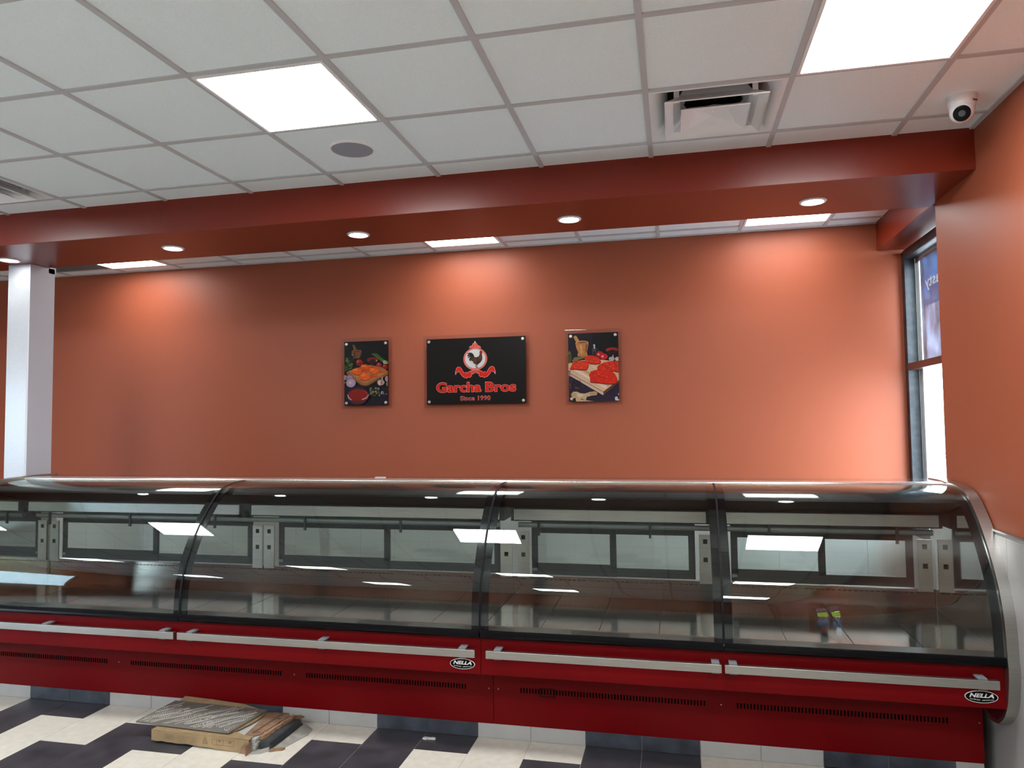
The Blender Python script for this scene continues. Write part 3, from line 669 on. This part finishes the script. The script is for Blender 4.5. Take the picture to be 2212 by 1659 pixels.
E(1030,700,56,44,(180,160,160), wob=.05); P([(1050,620),(1066,620),(1064,670),(1040,680)], (190,170,160)); E(1140,700,44,40,(190,180,170))
for x, y in ((330,690),(370,700),(440,680),(300,730)): E(x, y, 66, 20, (112,112,72), rot=-6)
P([(165,805),(430,735),(800,720),(1170,760),(1170,1165),(870,1415),(845,1412),(178,1030)], (196,158,134))
P([(165,800),(430,730),(800,715),(1168,755),(1172,1120),(865,1352),(170,960)], (214,178,142), noise=(8,.08))
for a, b, c in (((230,905),(905,1290),(232,200,178)), ((330,870),(960,1240),(196,150,104)), ((620,840),(1010,1190),(228,190,150))):
    P([a, (a[0]+50,a[1]-20), (b[0]+44,b[1]-30), b], c)
P([(170,960),(865,1352),(862,1415),(845,1412),(178,1025)], (206,176,160)); P([(862,1352),(1172,1115),(1175,1165),(870,1415)], (92,58,44)); P([(170,960),(230,1000),(865,1345),(865,1362),(200,1000)], (160,110,70))
def fil(pts, c=(216,44,16)):
    P([(x+4, y+18) for x, y in pts], (120,16,8)); P(pts, c, noise=(60,.32))
fil([(490,690),(520,655),(600,632),(660,640),(740,665),(790,690),(820,745),(800,785),(700,800),(600,790),(520,750)], (214,46,22))
fil([(260,745),(400,735),(520,745),(578,800),(560,870),(530,915),(420,915),(300,905),(190,905),(225,850)], (220,52,16))
fil([(740,880),(770,825),(880,770),(1000,745),(1160,735),(1168,960),(1080,940),(940,930),(820,915),(750,905)], (206,44,22))
fil([(580,1025),(620,950),(720,920),(860,915),(1000,930),(1090,990),(1140,1080),(1120,1180),(1040,1195),(880,1185),(700,1165),(605,1155),(600,1080)], (212,36,14))
for k in range(46):
    x, y = random.choice([(400,820,130,60),(650,715,110,50),(960,840,150,60),(860,1050,220,90)])[0:2], 0
for (cx_, cy_, a, b) in ((400,820,130,60),(650,715,110,50),(980,850,140,60),(860,1050,220,90)):
    for k in range(12): E(cx_+(random.random()*2-1)*a, cy_+(random.random()*2-1)*b, 8+random.random()*18, 4+random.random()*8, random.choice([(240,90,44),(160,20,10),(236,70,30)]), rot=random.random()*180, n=10)
E(185,960,32,32,(170,150,140)); E(186,962,24,24,(110,96,100)); E(180,1020,30,34,(140,120,110))
for k in range(40): E(180+random.random()*240, 1130+random.random()*150, 6+random.random()*8, 6+random.random()*6, (16,12,18), n=8)
E(505,1245,14,12,(14,10,14), n=8); E(545,1250,14,10,(14,10,14), n=8); E(340,1280,50,26,(84,54,46), rot=20); E(200,1270,50,34,(70,44,36)); E(190,1215,40,30,(86,56,44))
P([(225,1400),(270,1355),(340,1352),(420,1385),(500,1390),(600,1358),(700,1345),(752,1375),(735,1420),(640,1430),(540,1455),(520,1520),(440,1490),(400,1500),(440,1548),(330,1548),(310,1470),(250,1500)], (196,164,124), noise=(24,.22))
E(400,1425,60,34,(216,190,160), wob=.1); E(660,1388,70,26,(176,140,90), wob=.1); P([(400,1500),(560,1525),(680,1540),(420,1548)], (196,160,140)); P([(1100,1495),(1178,1500),(1178,1525),(1100,1520)], (220,210,210)); E(1175,1400,22,26,(150,130,130))
part('print', A.bm, A.m, t)
bm = BM(); box(bm, x0, x1, YW-0.003, YW, z0, z1); part('board', bm, black_gloss, t)
standoffs(t, x0, x1, z0, z1)
# --- shop sign
x0, x1, z0, z1 = -0.702, 0.143, 1.911, 2.457
t = thing('shop_sign', 'black wall sign with a rooster emblem and red outlined lettering', 'sign', ((x0+x1)/2, YW, z0))
backing(t, x0, x1, z0, z1)
A = Art(x0, x1, z0, z1); q = crop((115,212), (2072,137), (2090,1465), (125,1500)); W_, Hh = 1960., 1310.
RED = (214,28,4); PK = (236,150,140)
def outl(pts, c, g=1.06, cc=PK):
    """coloured shape with a pale pink outline: the outline is the shape grown from its edge"""
    n = len(pts); area = sum(pts[i][0]*pts[(i+1) % n][1]-pts[(i+1) % n][0]*pts[i][1] for i in range(n)); sg = 1 if area > 0 else -1; o = []
    for i in range(n):
        a = pts[i-1]; b = pts[(i+1) % n]; tx, ty = b[0]-a[0], b[1]-a[1]; l = math.hypot(tx, ty) or 1; o.append((pts[i][0]+sg*ty/l*g, pts[i][1]-sg*tx/l*g))
    P(o, cc); P(pts, c)
rib = [(1095,815),(1180,822),(1240,850),(1252,872),(1285,845),(1320,868),(1372,780),(1400,748),(1440,745),(1472,775),(1470,800),(1490,840),(1485,895),(1470,850),(1430,835),(1415,820),(1380,880),(1340,930),(1300,950),(1262,960),(1245,938),(1200,945),(1170,915),(1172,885),(1130,872)]
rib2 = [(2190-x, y+14) for x, y in rib[::-1]]
for R_ in (rib, rib2): outl(R_, RED, 9)
P([(1470,855),(1484,895),(1490,850)], (200,190,190)); P([(698,870),(706,915),(718,880)], (200,190,190))
outl([(1010,830),(1095,812),(1185,828),(1175,872),(1095,864),(1015,880)], (206,30,14), 8)
E(1095,596,236,222,PK); E(1095,596,228,214,(214,40,30)); E(1095,596,216,206,(240,190,180)); E(1095,596,210,200,(214,40,30)); E(1095,594,200,190,(214,216,214), noise=(9,.05))
P([(975,385),(985,345),(1030,330),(1045,290),(1075,275),(1075,255),(1090,242),(1105,255),(1105,275),(1130,290),(1145,325),(1190,340),(1212,385),(1150,372),(1095,366),(1030,374)], PK)
P([(985,380),(995,350),(1038,338),(1054,298),(1080,284),(1098,284),(1124,298),(1138,334),(1184,348),(1200,378),(1150,364),(1095,358),(1035,366)], (216,60,48))
for x, y, r in ((1088,305,16),(1040,355,14),(1140,352,14),(1090,345,20),(1005,365,10),(1175,365,10)): E(x, y, r, r, (240,130,116)); E(x, y, r*.5, r*.5, (190,30,24))
E(1088,256,12,12,(210,190,190))
# rooster: tail plumes, body, neck, comb, legs
TK = (34,30,22)
P([(925,495),(960,474),(1010,470),(1050,490),(1080,545),(1070,580),(1000,640),(975,620),(985,580),(1000,540),(965,580),(950,575),(975,535),(990,515),(955,545),(935,540),(950,510),(980,495)], TK)
P([(990,640),(975,600),(1000,560),(1040,560),(1080,560),(1120,562),(1165,545),(1185,500),(1178,460),(1195,440),(1222,440),(1232,470),(1228,510),(1235,560),(1232,610),(1205,655),(1165,690),(1130,718),(1100,700),(1062,680),(1055,650),(1015,625)], (70,44,28), noise=(120,.5))
P([(1040,600),(1110,585),(1130,640),(1100,665),(1055,640)], (96,52,34)); P([(1165,560),(1205,520),(1225,560),(1200,610),(1160,600)], (88,60,36)); P([(1130,640),(1200,640),(1160,690),(1125,712)], (34,30,24))
P([(1178,460),(1190,435),(1215,430),(1236,450),(1236,500),(1222,520),(1210,510),(1205,490),(1185,490)], (150,34,36)); E(1208,462,8,8,(90,20,20))
P([(1104,712),(1122,708),(1125,755),(1160,770),(1110,775),(1108,760)], (150,120,116)); P([(1124,712),(1134,708),(1136,752),(1160,768),(1128,762)], (120,90,86))
pr = part('print', A.bm, A.m, t)
Mb = Matrix(((1,0,0,0),(0,0,-1,YW),(0,1,0,0),(0,0,0,1)))
def uv(x, y): u, v = q((x, y)); return x0+u*(x1-x0), z1-v*(z1-z0)
ink_pk = colour(PK); ink_rd = colour(RED)
bm = BM()
def sign_text(s, xa, xb, yt, yb, off1, off2, c2, sp=1.0, dz=0.0):
    a = uv(xa, yb); b = uv(xb, yt); e = 0.0035
    text_bm(s, a[0]-e, b[0]+e, a[1]-e, b[1]+e, offset=off1, spacing=sp, bm=bm, mi=0, M=Mb @ Matrix.Translation((0,0,0.0040)))
    text_bm(s, a[0], b[0], a[1], b[1], offset=off2, spacing=sp, bm=bm, mi=c2, M=Mb @ Matrix.Translation((0,0,0.0049)))
sign_text('Garcha', 320, 1208, 1048, 1262, 0.050, 0.030, 1); sign_text('Bros', 1300, 1888, 1040, 1244, 0.050, 0.030, 1)
sign_text('Since 1990', 808, 1385, 1325, 1412, 0.035, 0.006, 2, 1.08)
for pts in ([(1022,832),(1164,826)], [(1034,832),(1026,846),(1038,852),(1030,864)], [(1056,831),(1050,846),(1062,848),(1052,862)], [(1078,830),(1074,858)], [(1078,842),(1098,842),(1098,858)], [(1112,829),(1108,856)], [(1112,842),(1128,838),(1126,856)], [(1146,828),(1136,840),(1150,846),(1138,858),(1160,856)]):
    for p0, p1 in zip(pts, pts[1:]):
        a = Vector(uv(*p0)); b = Vector(uv(*p1)); n_ = (b-a).normalized(); n_ = Vector((-n_.y, n_.x))*.0007
        prism(bm, [tuple(a-n_), tuple(b-n_), tuple(b+n_), tuple(a+n_)], 0.0066, 0.0070, 0, Mb)
part('lettering', bm, [ink_pk, ink_rd, colour((196,40,44))], t)
bm = BM(); box(bm, x0, x1, YW-0.003, YW, z0, z1); part('board', bm, mat('sign_black', (0.0045, 0.0035, 0.003), 0.35, spec=0.12), t)
standoffs(t, x0, x1, z0, z1)

# ------------------------------------------------------------------ boxes of tiles on the floor
card = mat('cardboard', (0.27, 0.185, 0.095), 0.8, noise=(14, 0.18)); card2 = mat('torn_cardboard', (0.22, 0.13, 0.075), 0.85, noise=(20, 0.3))
wt = mat('white_tile_stack', (0.42, 0.42, 0.40), 0.4); slate = mat('slate_tile', (0.045, 0.05, 0.055), 0.4, noise=(30, .4))
ink = mat('box_ink', (0.06, 0.05, 0.035), 0.7)
def rag(p, q_, n, amp, seed):
    random.seed(seed); out = []
    for i in range(n+1):
        f = i/n; out.append((p[0]+(q_[0]-p[0])*f+(random.random()-.5)*amp*(0 < i < n), p[1]+(q_[1]-p[1])*f+(random.random()-.5)*amp*(0 < i < n)))
    return out
RZ = Matrix.Rotation(math.radians(-3.0), 4, 'Z')
# carton: front face from (-1.572,1.045) to (-0.945,1.03)
O = Matrix.Translation((-1.570, 1.040, 0)) @ Matrix.Rotation(math.radians(-1.5), 4, 'Z')
t = thing('tile_carton', 'opened tan cardboard tile carton with printed side lying before the red case', 'box', (-1.26, 1.2, 0))
bm = BM(); Mf = O @ Matrix(((1,0,0,0),(0,0,-1,0),(0,1,0,0),(0,0,0,1)))
bot = rag((0.0, .016), (0.38, .010), 12, .006, 2)+rag((0.40, .006), (0.612, -.0), 9, .004, 4)[0:-1]+[(0.612, 0.001)]
top = rag((0.612, .074), (0, .072), 14, .004, 5); bot = [(a, max(b, .001)) for a, b in bot]
prism(bm, bot+top, -0.003, 0.0, 0, Mf)
box(bm, 0.0, 0.612, 0.0, 0.050, 0.071, 0.0735, 0, O)
prism(bm, rag((0, 0), (0.004, .30), 8, .004, 8)+[(-.003, .30), (-.004, 0)], 0.014, 0.073, 0, O)
prism(bm, [(0.0, .05), (0.55, .05), (0.47, .085), (0.0, .10)], 0.071, 0.0735, 0, O)
cb = part('tray', bm, card, t)
bm = BM()
prism(bm, rag((0.56, .002), (0.618, .0), 4, .003, 9)+[(0.620, .060), (0.59, .055), (0.57, .03)], 0.002, 0.004, 0, O @ Matrix(((1,0,0,0),(0,0,-1,-.004),(0,1,0,0),(0,0,0,1))))
prism(bm, [(0.610, -.030), (0.614, -.030), (0.618, .02), (0.612, .02)], 0.001, 0.055, 0, O)
part('torn_flap', bm, card2, t)
bm = BM(); Mt = Mf @ Matrix.Translation((0,0,0.0006))
text_bm('CE', 0.485, 0.506, 0.044, 0.056, bm=bm, M=Mt); text_bm('IS', 0.425, 0.437, 0.046, 0.056, bm=bm, M=Mt)
for a, b in (((0.327, .030), (0.338, .062)), ((0.338, .062), (0.345, .062)), ((0.345, .062), (0.357, .030)), ((0.357, .030), (0.327, .030)), ((0.331, .040), (0.353, .040)), ((0.334, .050), (0.350, .050))):
    d_ = Vector((b[0]-a[0], b[1]-a[1])); n_ = Vector((-d_.y, d_.x)).normalized()*.0007
    prism(bm, [(a[0]-n_.x, a[1]-n_.y), (b[0]-n_.x, b[1]-n_.y), (b[0]+n_.x, b[1]+n_.y), (a[0]+n_.x, a[1]+n_.y)], 0, .0004, 0, Mt)
for xx, ww in ((0.385, .0), (0.415, .0), (0.455, 0), (0.520, 0)): box(bm, xx, xx+.0008, .028, .060, 0, .0004, 0, Mt)
for z in (.0595, .028): box(bm, 0.395, 0.525, z, z+.0008, 0, .0004, 0, Mt)
part('printing', bm, ink, t, parent=cb)
bm = BM(); random.seed(4)
for k in range(6): box(bm, 0.085, 0.085+random.random()*.02+.05, .058-k*.0052, .059-k*.0052, 0, .0003, 0, Mt)
for k in range(5): box(bm, 0.165, 0.165+.03+random.random()*.06, .057-k*.006, .0578-k*.006, 0, .0003, 0, Mt)
for k in range(4): box(bm, 0.262, 0.262+.02+random.random()*.03, .055-k*.007, .0558-k*.007, 0, .0003, 0, Mt)
part('fine_print', bm, mat('faded_ink', (0.16, 0.115, 0.06), 0.8), t, parent=cb)
# white tiles in the carton
for k in range(5):
    bm = BM(); box(bm, 0.010+.003*(k % 2), 0.630+.004*(k % 3), 0.030, 0.325, .006+k*.0125, .0175+k*.0125, 0, O)
    tag(obj('floor_tile', bm, wt, None, False, 0.001), 'white floor tile in the opened carton, %s' % ['lowest of the pile', 'second from the bottom', 'middle of the pile', 'second from the top', 'topmost, showing beside the grey slab'][k], 'tile', 'white tiles in the carton')
# torn lid of the carton, on the right of the pile
t = thing('torn_lid', 'ragged torn brown cardboard lid lying on the white tiles, right of the grey slab', 'cardboard', (-1.0, 1.2, .07))
bm = BM()
prism(bm, rag((-1.016, 1.076), (-0.950, 1.082), 6, .006, 1)+rag((-0.935, 1.10), (-0.908, 1.36), 12, .012, 6)+rag((-0.93, 1.392), (-1.075, 1.380), 6, .008, 3)+[(-1.050, 1.335), (-1.030, 1.20)], .0712, .0745, 0)
part('sheet', bm, card2, t)
bm = BM(); prism(bm, rag((-0.935, 1.09), (-0.900, 1.39), 12, .010, 6)+rag((-0.884, 1.38), (-0.915, 1.09), 12, .012, 7), .048, .0705, 0)
part('frayed_edge', bm, mat('frayed_card', (0.30, 0.17, 0.10), 0.9, noise=(50, .4)), t)
bm = BM(); prism(bm, [(-0.995, 1.10), (-0.975, 1.10), (-0.955, 1.38), (-0.965, 1.38)], .0746, .0749, 0); box(bm, -0.955, -0.935, 1.30, 1.315, .0746, .0750); box(bm, -0.985, -0.955, 1.12, 1.128, .0746, .0750)
part('print_marks', bm, mat('brown_ink', (0.10, 0.055, 0.035), 0.8), t)
# brown sheet under the top slab, then the slab
bm = BM(); v = [(-1.68, 1.40, .083), (-1.07, 1.395, .082), (-1.052, 1.34, .076), (-1.055, 1.24, .076), (-1.076, 1.14, .076), (-1.105, 1.08, .076), (-1.68, 1.10, .076)]
prism(bm, [(a, b) for a, b, c in v], .0752, .0785, 0)
fl = [(-1.68, 1.395, .0755), (-1.09, 1.390, .0755), (-1.24, 1.428, .086), (-1.47, 1.446, .092), (-1.672, 1.458, .094)]
va = [bm.verts.new(p) for p in fl]; vb = [bm.verts.new((a, b, c+.003)) for a, b, c in fl]
for tri in ((0, 1, 2), (0, 2, 3), (0, 3, 4)): bm.faces.new([va[i] for i in tri][::-1]); bm.faces.new([vb[i] for i in tri])
for i in range(5): bm.faces.new((va[i], va[(i+1) % 5], vb[(i+1) % 5], vb[i]))
tag(obj('cardboard_sheet', bm, card, None), 'flat brown cardboard sheet between the grey slab and the carton', 'cardboard')
t = thing('tile_slab', 'grey-brown tile face down on top of the pile, streaked with combed white adhesive', 'tile', (-1.40, 1.23, .08))
SL = [(-1.716, 1.088), (-1.100, 1.056), (-1.062, 1.380), (-1.700, 1.404)]
bm = BM(); prism(bm, SL, .080, .089, 0); part('slab', bm, mat('slab_grey', (0.150, 0.138, 0.118), 0.6, noise=(9, .12, (1, 6, 1))), t, bevel=0.001)
# combed ridges of adhesive: arcs swept by a notched trowel
bm = BM(); random.seed(21)
def inside(x, y): return -1.700+(y-1.09)*.02 < x < -1.118+(y-1.06)*.115 and 1.092-(x+1.716)*.05 < y < 1.396-(x+1.7)*.03
def ridge(pts, wd):
    run = []
    def flush():
        if len(run) > 1:
            for a, b in zip(run, run[1:]):
                d_ = Vector((b[0]-a[0], b[1]-a[1])); 
                if d_.length < 1e-6: continue
                n_ = Vector((-d_.y, d_.x)).normalized()*wd
                prism(bm, [(a[0]-n_.x, a[1]-n_.y), (b[0]-n_.x, b[1]-n_.y), (b[0]+n_.x, b[1]+n_.y), (a[0]+n_.x, a[1]+n_.y)], .0889, .0905)
        run.clear()
    for p_ in pts:
        if inside(*p_) and random.random() > .07: run.append(p_)
        else: flush()
    flush()
D = Vector((.66, .75)); Nn = Vector((-.75, .66))
for k in range(9):
    c0 = Vector((-1.86+k*.100, 1.06)); bend = random.choice((.9, 1.3, 1.7)); lo = random.random()*.10; hi = .30+random.random()*.16
    s_ = lo
    while s_ < hi:
        wd = .0006+random.random()*.0008; hw = .022+.010*math.sin(s_*30+k)
        ridge([tuple(c0+D*(s_+bend*((q_/5)**2)*.016)+Nn*hw*q_/5) for q_ in range(-5, 6)], wd); s_ += .0120
    if k % 2 == 0: ridge([tuple(c0+D*(i_*.02)+Nn*(.030+.004*math.sin(i_*1.3+k))) for i_ in range(24)], .0016)
for k in range(5):
    R_ = .05+k*.011; ridge([(-1.33+R_*math.cos(math.radians(a)), 1.085+R_*math.sin(math.radians(a))) for a in range(0, 80, 6)], .0014)
ridge([(-1.69+.012*i_, 1.10+.3*math.sin(.02)+.024*i_*.5) for i_ in range(20)], .0018)
part('adhesive_ridges', bm, mat('adhesive_white', (0.46, 0.44, 0.40), 0.7), t)
# second, grey stack on the right
for k in range(4):
    bm = BM(); o_ = .004*(k % 2)
    prism(bm, [(-0.925+o_, 1.075-k*.003), (-0.868+o_, 1.085-k*.003), (-0.835+o_-k*.006, 1.385), (-0.885, 1.395)], .004+k*.0125, .0155+k*.0125)
    tag(obj('slate_tile', bm, slate, None, False, 0.001), 'dark grey tile edge right of the carton, %s' % ['lowest of its pile', 'second from the floor', 'third from the floor', 'topmost of its pile'][k], 'tile', 'dark tiles beside the carton')
bm = BM(); prism(bm, [(-0.925, 1.39), (-0.87, 1.42), (-0.838, 1.405), (-0.842, 1.375), (-0.875, 1.365)], .054, .058)
tag(obj('cardboard_corner', bm, card2, None), 'dark brown torn cardboard corner on the back end of the dark tiles', 'cardboard')
bm = BM()
prism(bm, [(-0.838, 1.100), (-0.812, 1.098), (-0.758, 1.30), (-0.770, 1.375), (-0.832, 1.400)], .0005, .003)
for vv in bm.verts:
    if vv.co.x < -0.825: vv.co.z += .018
tag(obj('kraft_paper', bm, mat('grey_paper', (0.28, 0.27, 0.24), 0.8, noise=(25, .2)), None), 'flat grey-white paper liner on the floor at the right of the pile', 'paper')
bm = BM(); prism(bm, rag((-0.862, 1.062), (-0.800, 1.092), 5, .006, 12)+rag((-0.792, 1.11), (-0.858, 1.092), 5, .008, 13), .0005, .012)
tag(obj('cardboard_scrap', bm, card2, None), 'small torn brown cardboard scrap at the front foot of the dark tiles', 'cardboard')
bm = BM(); prism(bm, [(-0.965, 1.012), (-0.895, 1.035), (-0.870, 1.07), (-0.960, 1.075)], .0005, .0035)
prism(bm, [(-0.905, 1.035), (-0.900, 1.035), (-0.868, 1.078), (-0.874, 1.080)], .003, .020)
tag(obj('plastic_wrap', bm, mat('white_wrap', (0.36, 0.36, 0.34), 0.4), None), 'curled white wrapping strip under the front corner of the carton', 'wrapping')
